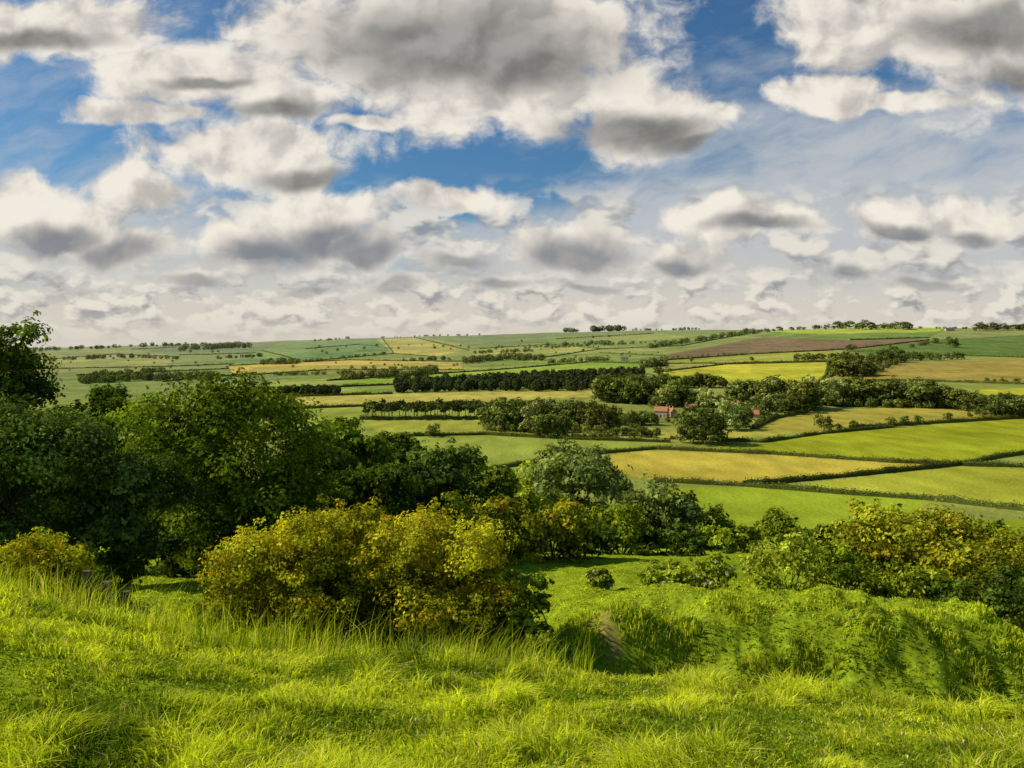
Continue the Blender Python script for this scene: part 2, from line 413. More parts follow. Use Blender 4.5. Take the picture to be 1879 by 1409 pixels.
for px, y, top, w, pal in ((850,46,905,150,'olive'),(930,48,900,150,'hawd'),(1015,50,915,150,'hawd'),(1140,58,925,150,'olive'),(1070,52,955,130,'dark'),
    (1215,66,876,150,'grey'),(1165,68,890,90,'grey'),(1290,68,924,130,'green'),(1350,62,964,150,'olive'),(1430,70,940,120,'olive'),(1240,57,966,160,'dark'),(1450,58,985,160,'olive'),(1540,60,960,180,'dark'),(985,60,905,110,'olive'),(1650,58,950,230,'dark'),(1800,56,960,260,'dark'),
    (470,36,985,220,'dark'),(350,38,985,120,'hawd'),(270,38,960,150,'dark'),(600,30,985,280,'dark'),(90,24,985,200,'dark'),(215,30,1010,110,'dark')):
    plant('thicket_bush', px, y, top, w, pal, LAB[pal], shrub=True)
# hawthorns near
plant('hawthorn_bush', 535, 20.5, 930, 400, 'haw', 'golden-tipped hawthorn bush spreading above tall grass', shrub=True, depth=.8, clr=.12, spr=.2, dens=1.25, lf=.0047)
plant('hawthorn_bush', 800, 20, 925, 360, 'haw', 'broad golden-green hawthorn bush beside the dip', shrub=True, depth=.8, clr=.12, spr=.2, seed=3, dens=1.25, lf=.0047)
plant('hawthorn_bush', 675, 21.5, 898, 310, 'haw', 'tall golden-green hawthorn bush between its neighbours', shrub=True, depth=.8, clr=.12, spr=.2, seed=5, dens=1.2, lf=.0047)
plant('hawthorn_bush', 60, 17.5, 952, 230, 'haw', 'small golden hawthorn bush beside the wooden fence', shrub=True, clr=.14, spr=.2, lf=.0047)
plant('hawthorn_bush', 955, 19, 1005, 110, 'olive', 'small green shoot of hawthorn by the dip', shrub=True, clr=.15, spr=.3)
plant('hawthorn_bush', 1610, 36, 922, 240, 'hawd', 'tall golden hawthorn bush on the bank', shrub=True, clr=.14, spr=.2)
plant('hawthorn_bush', 1755, 34, 908, 320, 'hawd', 'spreading olive hawthorn bush on the bank', shrub=True, clr=.14, spr=.2)
plant('hawthorn_bush', 1890, 30, 938, 240, 'hawd', 'dark olive hawthorn bush at the bank end', shrub=True, clr=.14, spr=.2)
plant('hawthorn_bush', 1450, 25.5, 975, 180, 'light', 'airy yellow-green young hawthorn on the mound', shrub=True, clr=.12, spr=.35, dens=.55)
plant('hawthorn_bush', 1545, 27, 992, 150, 'olive', 'airy olive young hawthorn on the mound', shrub=True, clr=.12, spr=.35, dens=.55)
plant('scrub_bush', 1680, 27, 1030, 200, 'olive', 'low olive scrub bush on the mound', shrub=True, spr=.25)
plant('scrub_bush', 1810, 25, 1035, 220, 'dark', 'dark low scrub bush above the grassy dip', shrub=True, spr=.25)
plant('elder_bush', 1215, 31, 1030, 130, 'olive', 'elder bush dotted with cream flowers', shrub=True, flower=.12, spr=.3)
plant('elder_bush', 1318, 29, 1020, 95, 'olive', 'small elder bush with cream flower heads', shrub=True, flower=.14, spr=.3)
plant('elder_bush', 1100, 36, 1038, 45, 'olive', 'tiny elder bush with cream flowers', shrub=True, flower=.14, spr=.3)
plant('nettle_clump', 985, 18, 1140, 90, 'olive', 'leafy nettle clump on the shaded bank', shrub=True, cat='plant', spr=.3)

# ------------------------------------------------------------------ grass
def blades(name, x, y, hh, w, c, lean=.45, mat=None, label=None, wind=.05, tdir=1.3):
    n = len(x); z = h(x, y)-.01
    az = R.random(n)*6.283
    la = fbm(x*tdir+50, y*tdir, 2)*22+R.normal(size=n)*1.0
    ln = hh*lean*(.3+R.random(n)*1.1)
    lx = np.cos(la)*ln+wind*hh; lyy = np.sin(la)*ln
    dx = np.cos(az+1.57)*w*.5; dy = np.sin(az+1.57)*w*.5
    v = np.empty((n, 5, 3))
    v[:, 0] = np.stack([x-dx, y-dy, z], 1); v[:, 1] = np.stack([x+dx, y+dy, z], 1)
    mx = x+lx*.3; my = y+lyy*.3; mz = z+hh*.58
    v[:, 2] = np.stack([mx-dx*.8, my-dy*.8, mz], 1); v[:, 3] = np.stack([mx+dx*.8, my+dy*.8, mz], 1)
    v[:, 4] = np.stack([x+lx, y+lyy, z+hh*(1-.35*np.minimum(ln/hh, 1))], 1)
    base = (np.arange(n)*5)[:, None]
    loops = (base+np.array([0, 1, 3, 2, 2, 3, 4])).ravel()
    st = ((np.arange(n)*7)[:, None]+np.array([0, 4])).ravel()
    cc = np.repeat(c, 5, 0)
    return obj(name, mesh_raw(name, v.reshape(-1, 3), loops, st, col=cc, mats=[mat or M_grass]), kind='stuff', label=label, cat='grass')
g1 = np.array([.15, .235, .012]); g2 = np.array([.70, .75, .045]); g3 = np.array([.66, .60, .20])
def gcol(x, y, n, extra=0):
    t = np.clip(.50+fbm(x*.5, y*.5)*1.0+fbm(x*2.2, y*2.2+7)*1.8+R.normal(size=n)*.25+extra, 0, 1)[:, None]
    c = g1*(1-t)+g2*t
    dry = (R.random(n) < .07)
    c[dry] = g3
    return c*(.62+.65*R.random(n))[:, None]
n = 300000
y = np.exp(R.uniform(math.log(2.3), math.log(13), n)); x = R.uniform(-.80, .80, n)*y
tuft = np.clip(fbm(x*1.0+3, y*1.0)*3.4+.35, 0, 1)
tuft2 = np.clip(fbm(x*2.9, y*2.9+9)*5+.28, 0, 1)
hh = (.024+.040*tuft+.125*tuft2*(.4+.6*tuft))*(.45+1.0*R.random(n))
edge = np.clip((y-4.5)/3, 0, 1)*np.clip(1.05-(x/y+.1)*.9, .45, 1); hh *= 1+.6*edge
blades('meadow_grass', x, y, hh, .0052+.0014*y*(.5+R.random(n)*.6), gcol(x, y, n, (tuft2-.5)*.6), lean=.8, label='lush sunlit meadow grass on the hilltop')
n = 7500
y = R.uniform(7.0, 11.0, n); x = R.uniform(-.8, .1, n)*y
keep = (fbm(x*1.6+1, y*1.6) > -.02) & (R.random(n) < np.clip(1.1-(x/y+.25)*1.4, .15, 1)); x = x[keep]; y = y[keep]; n = len(x)
blades('tall_grass', x, y, (.22+.42*R.random(n)), np.full(n, .0065), gcol(x, y, n, .05), lean=.35, wind=.14, label='tall seeding grass stalks along the bank edge')
n = 300000
y = np.exp(R.uniform(math.log(12.5), math.log(60), n)); x = R.uniform(-.75, .75, n)*y
kp = soilf(x, y) < .35; x = x[kp]; y = y[kp]; n = len(x)
tuft = np.clip(fbm(x*1.1+30, y*1.1)*5+.2, 0, 1)
rough = np.clip((23-y)/4, 0, 1)
hh = (.05+.04*tuft+(.02+.26*tuft)*rough)*(.5+R.random(n)*.8)*np.clip(1.5-y/45, .4, 1)
face_shade = np.exp(-((y-18.6)/1.5)**2)*np.clip((x/y-.06)/.1, 0, 1)  # shade on the mound's front face, painted into the blade colour
blades('bank_grass', x, y, hh, .0018*y*(.6+.7*R.random(n)), gcol(x, y, n, (tuft-.5)*.5*rough-.35*face_shade+.25*np.clip((y-21)/6, 0, 1))*(1-.35*face_shade)[:, None], lean=.55, tdir=2.2, label='tufted rough grass over the banks and mound')
# clover heads
n = 22
y = R.uniform(3.2, 6.5, n); x = R.uniform(.0, .62, n)*y; x[:6] = R.uniform(-.3, 0, 6)*y[:6]
P = []
for a, b in zip(x, y):
    z = float(h(a, b))+.09+R.random()*.05; r = .009
    an = np.arange(6)/6*6.283
    ring = lambda k, zz: np.stack([a+np.cos(an)*r*k, b+np.sin(an)*r*k, np.full(6, z+zz)], 1)
    v = np.concatenate([ring(.3, -.011), ring(1, -.003), ring(.9, .006), ring(.2, .013), ring(.05, -.011), ring(.06, -.1)])
    qq = [(k*6+s, k*6+(s+1) % 6, (k+1)*6+(s+1) % 6, (k+1)*6+s) for k in (0, 1, 2, 4) for s in range(6)]
    P.append((v, np.array(qq)))
v, qd = joinvq(P)
obj('clover_flowers', mesh_quads('clover', v, qd, mats=[plainmat('clover_white', (.60, .54, .26), (.46, .38, .18), 40)]), kind='stuff', label='pale clover heads scattered in the grass', cat='flowers')

# ------------------------------------------------------------------ valley trees
pd = ((.048, .070, .015), (.20, .235, .05)); pg = ((.07, .10, .02), (.28, .32, .06)); pl_ = ((.20, .24, .05), (.50, .54, .18)); pc = ((.028, .045, .014), (.10, .125, .03))
def lowmesh(name, seed, W, H, n, pal, conifer=False, size=1.0):
    rng = np.random.default_rng(seed)
    c1, c2 = [np.array(c) for c in pal]
    if conifer:
        t = rng.random(n); z = H*t; r = W*.5*(1-t**1.5)*(.35+.65*rng.random(n)); a = rng.random(n)*6.283
        p = np.stack([np.cos(a)*r, np.sin(a)*r, z], 1); u = np.stack([np.cos(a), np.sin(a), np.full(n, .5)], 1)
        v, qd = leaf_quads(p, u+rng.normal(size=p.shape)*.4, size*(.6+.7*rng.random(n)), rng, .8)
        col = np.repeat((c1+(c2-c1)*rng.random((n, 1)))*(.7+.6*rng.random((n, 1))), 4, 0)
    else:
        v, qd, col, _ = crown(rng, W, W*.95, H, -.12*H, 24, n, size, c1, c2, clr=.23, spr=.04, nsub=7)
    tv, tq = tube([(0, 0, -1), (0, 0, H*.3), (.1, 0, H*.7)], [H*.022, H*.018, H*.008], 6)
    V, Q = joinvq([(v, qd), (tv, tq)])
    C = np.concatenate([col, np.tile([.06, .05, .035], (len(tv), 1))])
    mi = np.concatenate([np.zeros(len(qd)), np.ones(len(tq))])
    return mesh_quads(name, V, Q, col=C, mats=[M_far, M_bark], midx=mi)
T = {'a': lowmesh('oak_small', 1, 11, 10.4, 1400, pd), 'b': lowmesh('oak_small', 2, 10, 10.4, 1400, pg), 'c': lowmesh('oak_small', 3, 12.5, 10.4, 1500, pd), 'e': lowmesh('oak_small', 8, 9.5, 10.6, 1400, pg),
     'd': lowmesh('oak_small', 4, 9, 10.4, 1300, pg), 'l': lowmesh('light_small', 5, 9.5, 10.4, 1300, pl_), 'f': lowmesh('conifer_small', 6, 6, 10, 600, pc, conifer=True)}
VL = {'f': 'dark narrow conifer in the valley plantation', 'l': 'light green rounded tree near the farm', 'a': 'dark rounded field tree in the valley', 'b': 'green rounded field tree in the valley', 'c': 'dark broad field tree in the valley', 'd': 'green upright field tree in the valley', 'e': 'green upright field tree in the valley'}
def vtree(px, py, hp, k=None, lab=None, wmul=1.0):
    x, y, z = spot(px, py); H = hp*y/F
    k = str(k or R.choice(list('aabecd'))); s = H/10
    o = obj({'f': 'conifer_tree'}.get(k, 'broadleaf_tree'), T[k], label=lab or VL[k], cat='tree', group='trees scattered across the valley', loc=(x, y, z-.3))
    o.rotation_euler = (0, 0, R.random()*6.28); w = s*wmul*(.8+.4*R.random()); o.scale = (w, w, s)
def trow(x0, y0, x1, y1, n, h0, h1, jy=3, kinds='aabcde', wmul=1.0):
    for k in range(n):
        t = (k+R.random()*.8)/n
        vtree(x0+(x1-x0)*t, y0+(y1-y0)*t+R.uniform(-jy, jy), R.uniform(h0, h1), R.choice(list(kinds)), wmul=wmul)
vtree(1290, 815, 66, 'c', 'tall dark oak standing at the field corner', wmul=.8)
vtree(1272, 813, 40, 'a'); vtree(1308, 812, 44, 'c')
vtree(1332, 789, 52, 'l', wmul=1.1); vtree(1362, 784, 34, 'b'); vtree(1512, 791, 28, 'c')
for a, b, c in ((1633,783,18),(1660,781,18),(1685,779,17),(1738,771,15),(1778,766,14),(1565,786,16),(795,801,22),(857,856,34),(840,850,22),(1800,762,14),(1540,790,14)): vtree(a, b, c)
trow(890, 786, 1000, 792, 10, 34, 54, kinds='abcel'); trow(985, 800, 1030, 802, 4, 38, 50); trow(1010, 782, 1130, 790, 11, 32, 52, kinds='aabcdl')
trow(905, 765, 1140, 772, 15, 24, 40); trow(1130, 800, 1210, 806, 8, 14, 22); trow(1040, 803, 1130, 805, 7, 8, 16)
trow(1105, 738, 1250, 742, 16, 34, 52, kinds='aceb'); trow(1110, 722, 1190, 726, 8, 30, 40, kinds='ac'); trow(1140, 780, 1198, 778, 8, 14, 28)
trow(1200, 712, 1322, 711, 17, 18, 27, 1, 'acb', 1.1)
trow(1200, 748, 1330, 744, 12, 20, 36, kinds='abel'); trow(1250, 782, 1310, 780, 8, 14, 26, kinds='abde'); trow(1285, 768, 1390, 768, 9, 14, 24, kinds='abel')
trow(1355, 750, 1490, 750, 19, 32, 52, kinds='aecblf'); trow(1375, 762, 1470, 756, 8, 20, 36, kinds='abcl'); trow(1400, 776, 1350, 790, 5, 12, 20)
vtree(1204, 775, 12, 'b'); vtree(1226, 775, 9, 'a'); vtree(1245, 773, 15, 'e')
trow(1485, 742, 1740, 746, 28, 30, 48, 3, 'aecbl'); trow(1730, 748, 1850, 762, 12, 26, 40, 2, 'acbl'); trow(1825, 764, 1900, 768, 7, 32, 44, 2, 'ac')
trow(1530, 690, 1600, 688, 10, 22, 36, 3, 'acb'); trow(1550, 672, 1650, 664, 12, 14, 28, 2, 'ac'); trow(1640, 662, 1770, 659, 14, 9, 16, 1, 'acb'); trow(1465, 662, 1545, 660, 9, 10, 16, 1, 'ac')
trow(1810, 702, 1890, 700, 7, 7, 12, 1)
vtree(1561, 645, 14, 'a'); vtree(1748, 638, 18, 'c'); vtree(1210, 688, 16); vtree(1225, 684, 12); vtree(1270, 664, 9); vtree(1380, 662, 8)
trow(1500, 604, 1670, 604, 16, 6, 16, 1, 'ac', 1.3); trow(1790, 606, 1890, 606, 9, 6, 15, 1, 'ac', 1.3); trow(1370, 612, 1500, 604, 9, 5, 10, 1, 'ac', 1.3)
pbark = plainmat('pine_bark', (.26, .19, .11), (.16, .11, .07), 3)
def pine_parts(seed):
    rng = np.random.default_rng(seed)
    v, qd, col, cen = crown(rng, 6.2, 6.2, 10.3, 3.8, 14, 620, .85, np.array(pc[0])*1.2, np.array(pc[1])*1.5, clr=.22, spr=.08, nsub=6)
    tv, tq = tube([(0, 0, -1), (.1, 0, 4), (.0, .1, 8.5)], [.22, .18, .08], 6)
    return mesh_quads('pine_crown', v, qd, col=col, mats=[M_far]), mesh_quads('pine_trunk', tv, tq, mats=[pbark])
PP = [pine_parts(s) for s in (11, 12, 13, 14)]
for k in range(54):
    t = (k % 27+R.random()*.9)/27; r_ = k//27
    x, y, z = spot(666+236*t, 769-r_*4+R.uniform(-1.5, 1.5)); s = (31-2*r_+R.uniform(-5, 4))*y/F/10
    c, tr = PP[k % 4]
    e = obj('pine_tree', None, label='tall pine with bare trunk in a shelter row', cat='tree', group='row of pines beside the pasture', loc=(x, y, z))
    w = s*R.uniform(.8, 1.3); e.scale = (w, w, s); e.rotation_euler = (0, 0, R.random()*6.28)
    obj('crown', c, e); obj('trunk', tr, e)

# ------------------------------------------------------------------ hedges
def hedge(pts, hm=2.2, wm=2.0):
    W = []
    for a, b in zip(pts, pts[1:]):
        k = max(3, int(math.hypot(b[0]-a[0], b[1]-a[1])/12))
        for t in np.arange(k)/k: W.append(spot(a[0]+(b[0]-a[0])*t, a[1]+(b[1]-a[1])*t))
    W.append(spot(*pts[-1])); W = np.array(W)
    seg = np.hypot(np.diff(W[:, 0]), np.diff(W[:, 1])); Lh = np.concatenate([[0], np.cumsum(seg)]); tot = Lh[-1]
    md = W[:, 1].mean(); step = max(1.2, md*.004); n = max(int(tot/step), 4)
    s = np.linspace(0, tot, n); cx = np.interp(s, Lh, W[:, 0]); cy = np.interp(s, Lh, W[:, 1]); cz = h(cx, cy)
    tx = np.gradient(cx); ty = np.gradient(cy); tl = np.hypot(tx, ty)+1e-6; nx, ny = -ty/tl, tx/tl
    cz0 = cz[0]; ox, oy = cx[0], cy[0]
    hv = hm*(.45+1.1*(fbm(s/11, s*0+md)+.5)+1.3*np.clip(fbm(s/3.5, s*0+md+9), 0, 1))
    prof = [(-.5, -.3), (-.42, .6), (0, .8), (.42, .6), (.5, -.3)]
    V = np.stack([np.stack([cx-ox+nx*wm*a, cy-oy+ny*wm*a, cz-cz0+(hv*b if b > 0 else b)], 1) for a, b in prof], 1).reshape(-1, 3)
    i_ = np.arange(n-1)[:, None]*5+np.arange(4)[None]; Q = np.stack([i_, i_+1, i_+6, i_+5], -1).reshape(-1, 4)
    lf = max(.45, md*.0015); nl = int(np.clip(tot*hm/(lf*lf)*1.6, 200, 14000))
    ss = R.random(nl)*tot; k = np.interp(ss, s, np.arange(n)); ki = k.astype(int)
    a = R.uniform(-.6, .6, nl); b = 1-np.abs(a)**3*3*R.random(nl); b *= R.random(nl)**.5
    p = np.stack([np.interp(ss, s, cx)-ox+nx[ki]*wm*a, np.interp(ss, s, cy)-oy+ny[ki]*wm*a, np.interp(ss, s, cz)-cz0+hv[ki]*b*1.1+.05], 1)
    lv, lq = leaf_quads(p, np.stack([nx[ki]*a*3, ny[ki]*a*3, b], 1)+R.normal(size=p.shape)*.5, lf*(.6+.8*R.random(nl)), R, .8)
    f = float(haze_amt(md))  # haze amount painted into the hedge colours
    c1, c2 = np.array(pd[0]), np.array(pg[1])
    lc = np.repeat((c1+(c2-c1)*R.random((nl, 1))**1.2)*(1-f)+HAZE*.5*f, 4, 0)
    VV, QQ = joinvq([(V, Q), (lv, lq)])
    CC = np.concatenate([np.tile((c1+c2)*.3*(1-f)+HAZE*.5*f, (len(V), 1)), lc])
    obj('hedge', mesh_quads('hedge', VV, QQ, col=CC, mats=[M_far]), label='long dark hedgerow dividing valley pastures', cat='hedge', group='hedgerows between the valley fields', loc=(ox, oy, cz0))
near = [
 [(1085,834),(1200,824),(1420,834),(1640,849),(1765,853)], [(1765,853),(1700,860),(1540,876),(1365,892)], [(1765,852),(1830,840),(1900,830)],
 [(1765,855),(1900,858)], [(1200,884),(1365,892),(1540,906),(1700,917),(1900,940)], [(1230,806),(1400,812),(1500,797),(1640,784)],
 [(735,801),(890,798),(1040,806),(1230,812)], [(1060,836),(1000,846),(900,862)],
]
for p in near: hedge(p, 2.0, 2.3)
mid = [
 [(660,770),(885,769)], [(1560,786),(1700,778),(1900,766)], [(1380,788),(1420,768),(1480,757)], [(505,752),(660,746),(880,739)], [(505,729),(720,723)],
 [(1500,705),(1528,688),(1535,665)], [(1490,712),(1515,690),(1520,668)], [(1560,702),(1640,698),(1900,706)], [(1200,684),(1330,669),(1530,664)],
 [(1220,668),(1330,667),(1500,663)], [(1225,661),(1380,650),(1560,641),(1705,624)], [(560,713),(760,705),(900,697),(1180,684)],
 [(600,699),(900,680),(1080,665),(1190,667)], [(420,691),(600,679),(850,679)], [(420,671),(640,661),(850,664)], [(480,643),(560,664),(722,649),(800,655)],
 [(700,620),(722,648)], [(760,619),(860,643)], [(880,640),(1010,632),(1100,640)], [(1000,656),(1100,641),(1250,635)], [(850,658),(1000,657)],
 [(1100,648),(1220,653)], [(1250,635),(1400,607)], [(60,662),(210,650),(330,655)], [(90,677),(300,673),(430,668)], [(140,689),(420,677)],
 [(300,701),(470,685)], [(330,652),(470,648)], [(240,641),(420,633)], [(1020,622),(1200,612)], [(1560,624),(1705,620)], [(1560,643),(1740,652),(1900,657)],
 [(1830,729),(1900,731)], [(560,640),(660,632),(720,640)], [(1330,707),(1520,703)],
]
for p in mid: hedge(p, 2.6, 2.8)

# ------------------------------------------------------------------ distant woods (uncountable masses)
def wood(line, n, hp, jy, name='distant_woodland', lab='dark mass of distant woodland between fields', dark=1.0, con=False):
    P = []; C = []
    for k in range(n):
        t = R.random()*(len(line)-1); a = int(t); t -= a; A, B = line[a], line[a+1]
        x, y, z = spot(A[0]+(B[0]-A[0])*t, A[1]+(B[1]-A[1])*t+R.uniform(-jy, 0)); H = hp*(R.uniform(.8, 1.08) if con else R.uniform(.55, 1.15))*y/F
        rng = R; nn = 130
        u = unit(rng, nn); wd = .36 if con else .58
        p = u*np.array([wd, wd, .5])*H*(.7+.3*rng.random((nn, 1)))+np.array([0, 0, H*.5])
        v, qd = leaf_quads(p, u+rng.normal(size=p.shape)*.3+[0, 0, .3], H*.2, rng, .85)
        P.append((v+np.array([x, y, z]), qd))
        c1, c2 = (np.array(pc[0]), np.array(pc[1])) if con else (np.array(pd[0]), np.array(pg[1]))
        f = float(haze_amt(y))*1.3  # haze amount painted into the woodland leaf colours
        cc = (c1+(c2-c1)*rng.random((nn, 1)))*dark*rng.uniform(.6, 1.4); cc = cc*(1-f)+HAZE*.6*f
        C.append(np.repeat(cc, 4, 0))
    v, qd = joinvq(P)
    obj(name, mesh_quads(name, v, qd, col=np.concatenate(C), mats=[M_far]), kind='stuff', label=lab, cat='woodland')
CPL = 'conifer_plantation'
wood([(725,722),(920,718),(1105,720)], 300, 20, 16, CPL, 'dark conifer plantation strip between fields', con=True)
wood([(900,700),(1180,690)], 150, 14, 6, CPL, 'dark conifer plantation behind the pasture', con=True)
wood([(512,727),(622,726)], 80, 17, 5, CPL, 'small dark conifer block in the pasture', con=True)
UG = 'leafy undergrowth joining the village trees'; UN = 'woodland_undergrowth'
wood([(1105,738),(1250,742)], 60, 20, 8, UN, UG); wood([(888,792),(1130,796)], 90, 14, 10, UN, UG)
wood([(1355,756),(1490,752)], 60, 18, 6, UN, UG); wood([(1485,748),(1740,750),(1850,764)], 130, 16, 6, UN, UG)
wood([(905,770),(1140,774)], 60, 14, 6, UN, UG); wood([(1200,746),(1330,746),(1400,766)], 60, 13, 5, UN, UG)
wood([(1530,692),(1600,690),(1650,668)], 40, 12, 5, UN, UG)
wood([(1105,735),(1200,732)], 50, 36, 6)
wood([(630,697),(760,693),(800,685)], 80, 15, 4); wood([(150,706),(250,700),(400,700)], 100, 16, 6); wood([(480,670),(550,668)], 30, 11, 3)
wood([(850,668),(930,662),(1000,662)], 60, 12, 3); wood([(960,640),(1100,632),(1120,634)], 45, 8, 2); wood([(640,680),(800,678)], 30, 7, 3)
wood([(90,664),(230,657),(330,662)], 40, 8, 3); wood([(330,645),(460,638)], 50, 11, 3); wood([(60,645),(240,638),(380,634)], 60, 7, 2)
wood([(1035,610),(1060,608)], 12, 8, 1); wood([(1085,607),(1145,605)], 24, 11, 1); wood([(1160,605),(1290,603)], 30, 5, 1)
wood([(1190,640),(1300,625),(1390,612)], 80, 9, 3); wood([(1680,603),(1790,604)], 22, 4, 1); wood([(1170,676),(1225,672)], 24, 16, 2)
wood([(870,650),(980,646)], 25, 7, 2); wood([(500,690),(640,688)], 30, 7, 2); wood([(1000,668),(1120,662)], 40, 8, 2); wood([(720,664),(860,660)], 25, 7, 2)
wood([(170,690),(300,684)], 30, 9, 3); wood([(400,660),(480,655)], 20, 7, 2); wood([(1665,640),(1720,630)], 14, 10, 2)
wood([(560,628),(640,622)], 12, 5, 1); wood([(700,618),(900,613)], 20, 3.5, 1)
wood([(1140,780),(1210,800),(1030,804)], 40, 9, 3); wood([(1000,640),(1250,628)], 40, 6, 2); wood([(560,664),(720,650)], 24, 6, 1); wood([(1200,660),(1360,652)], 24, 6, 1)
wood([(80,700),(500,690),(900,672),(1240,664)], 100, 5, 48, 'scattered_field_trees', 'tiny scattered trees over the far hill pastures')

# ------------------------------------------------------------------ houses
def box(x0, x1, y0, y1, z0, z1):
    v = np.array([(x0,y0,z0),(x1,y0,z0),(x1,y1,z0),(x0,y1,z0),(x0,y0,z1),(x1,y0,z1),(x1,y1,z1),(x0,y1,z1)], float)
    return v, np.array([(0,3,2,1),(4,5,6,7),(0,1,5,4),(1,2,6,5),(2,3,7,6),(3,0,4,7)])
def house(px, py, Lx=12, Wy=7, e=5, rz=0, wall=M_brick, roof=M_roof, lab='', nm='brick_house', nw=3):
    x, y, z = spot(px, py)
    H = obj(nm, None, label=lab, cat='house', group='village houses among the trees', loc=(x, y, z)); H.rotation_euler = (0, 0, rz)
    a, b = Lx/2, Wy/2; r = e+Wy*.45
    v = [(-a,-b,-1),(a,-b,-1),(a,b,-1),(-a,b,-1),(-a,-b,e),(a,-b,e),(a,b,e),(-a,b,e),(-a,0,r),(a,0,r)]
    fs = [(0,1,5,4),(1,2,6,9,5),(2,3,7,6),(3,0,4,8,7)]
    me = bpy.data.meshes.new('wall'); me.from_pydata(v, [], fs); me.materials.append(wall); obj('wall', me, H)
    o = .4; rv = []
    for s in (-1, 1):
        lo = (s*(b+o), e-o*.9+.05); hi = (0, r+.05)
        vv = np.array([(-a-o, lo[0], lo[1]), (a+o, lo[0], lo[1]), (a+o, hi[0], hi[1]), (-a-o, hi[0], hi[1])]); v2 = vv+np.array([0, 0, .22])
        rv.append((np.concatenate([vv, v2]), np.array([(0,3,2,1),(4,5,6,7),(0,1,5,4),(1,2,6,5),(2,3,7,6),(3,0,4,7)])))
    V, Q = joinvq(rv); ro = obj('roof', mesh_quads('roof', V, Q, mats=[roof]), H)
    for cx in (-a+.8, a-.8):
        V, Q = joinvq([box(cx-.45, cx+.45, -.4, .4, r-.8, r+1.3), box(cx-.55, cx+.55, -.5, .5, r+1.3, r+1.5), box(cx-.15, cx+.15, -.15, .15, r+1.5, r+1.9)])
        obj('chimney', mesh_quads('chimney', V, Q, mats=[wall]), ro)
    for fl in range(2 if e > 4 else 1):
        for j in range(nw):
            wx = -a+Lx*(j+.5)/nw
            if fl == 0 and j == nw//2:
                V, Q = box(wx-.5, wx+.5, -b-.06, -b+.02, 0, 2.1); obj('door', mesh_quads('door', V, Q, mats=[M_door]), H); continue
            zc = 1+fl*2.6
            w = obj('window', mesh_quads('window', *box(wx-.5, wx+.5, -b-.05, -b+.02, zc, zc+1.2), mats=[M_glass]), H)
            V, Q = joinvq([box(wx-.7, wx-.5, -b-.1, -b+.02, zc-.1, zc+1.3), box(wx+.5, wx+.7, -b-.1, -b+.02, zc-.1, zc+1.3), box(wx-.5, wx+.5, -b-.1, -b+.02, zc+1.2, zc+1.3), box(wx-.5, wx+.5, -b-.1, -b+.02, zc-.1, zc), box(wx-.08, wx+.08, -b-.1, -b-.051, zc, zc+1.2)])
            obj('frame', mesh_quads('frame', V, Q, mats=[M_white]), w)
house(1214, 766, 9, 6, 4.8, -.45, lab='red brick farmhouse with clay tile roof')
house(1232, 764, 6, 5, 3.4, -1.2, lab='brick farmhouse wing with tiled gable', nw=2)
house(1268, 756, 8, 6, 3.2, -.4, lab='brick cottage with orange tile roof')
house(1348, 750, 8, 6, 3.8, -.5, lab='brick cottage half hidden by trees')
house(1380, 766, 9, 6, 2.6, -.3, lab='low brick barn with orange roof', nm='barn')
house(1490, 742, 6, 6, 9, -.3, lab='tall narrow brick house among dark trees', nw=2)
house(1146, 662, 14, 8, 4.6, -.2, wall=M_white, roof=M_slate, lab='white farmhouse with slate roof', nm='farmhouse')
house(648, 692, 9, 6, 4.2, -.2, lab='distant brick house by the hedge')
house(672, 690, 9, 6, 4, -.2, lab='distant brick cottage by the hedge', nm='cottage')
house(1742, 607, 26, 12, 4, 0, wall=M_pale, roof=M_slate, lab='long farm building on the ridge', nm='barn')

# ------------------------------------------------------------------ wooden fence
def post(x, y, hgt): return box(x-.05, x+.05, y-.05, y+.05, h(x, y)-.4, h(x, y)+hgt)
fp = [((px-939.5)/F*yy, yy) for px, yy in ((160, 12.8), (196, 13.0), (232, 13.2), (300, 14.6))]
ox, oy = fp[0]; oz = float(h(ox, oy))
Fe = obj('wooden_fence', None, label='weathered dark timber fence behind the bank', cat='fence', loc=(ox, oy, oz))
for a, b in fp:
    v, qd = post(a, b, 1.45); obj('post', mesh_quads('post', v-[ox, oy, oz], qd, mats=[M_wood]), Fe)
for (a, b), (c, d_) in zip(fp, fp[1:]):
    for hz in (.65, .98, 1.32):
        z0 = float(h(a, b))+hz; z1 = float(h(c, d_))+hz
        v = np.array([(a, b-.07, z0-.045), (c, d_-.07, z1-.045), (c, d_-.10, z1-.045), (a, b-.10, z0-.045), (a, b-.07, z0+.045), (c, d_-.07, z1+.045), (c, d_-.10, z1+.045), (a, b-.10, z0+.045)])
        obj('rail', mesh_quads('rail', v-[ox, oy, oz], box(0, 1, 0, 1, 0, 1)[1], mats=[M_wood]), Fe)

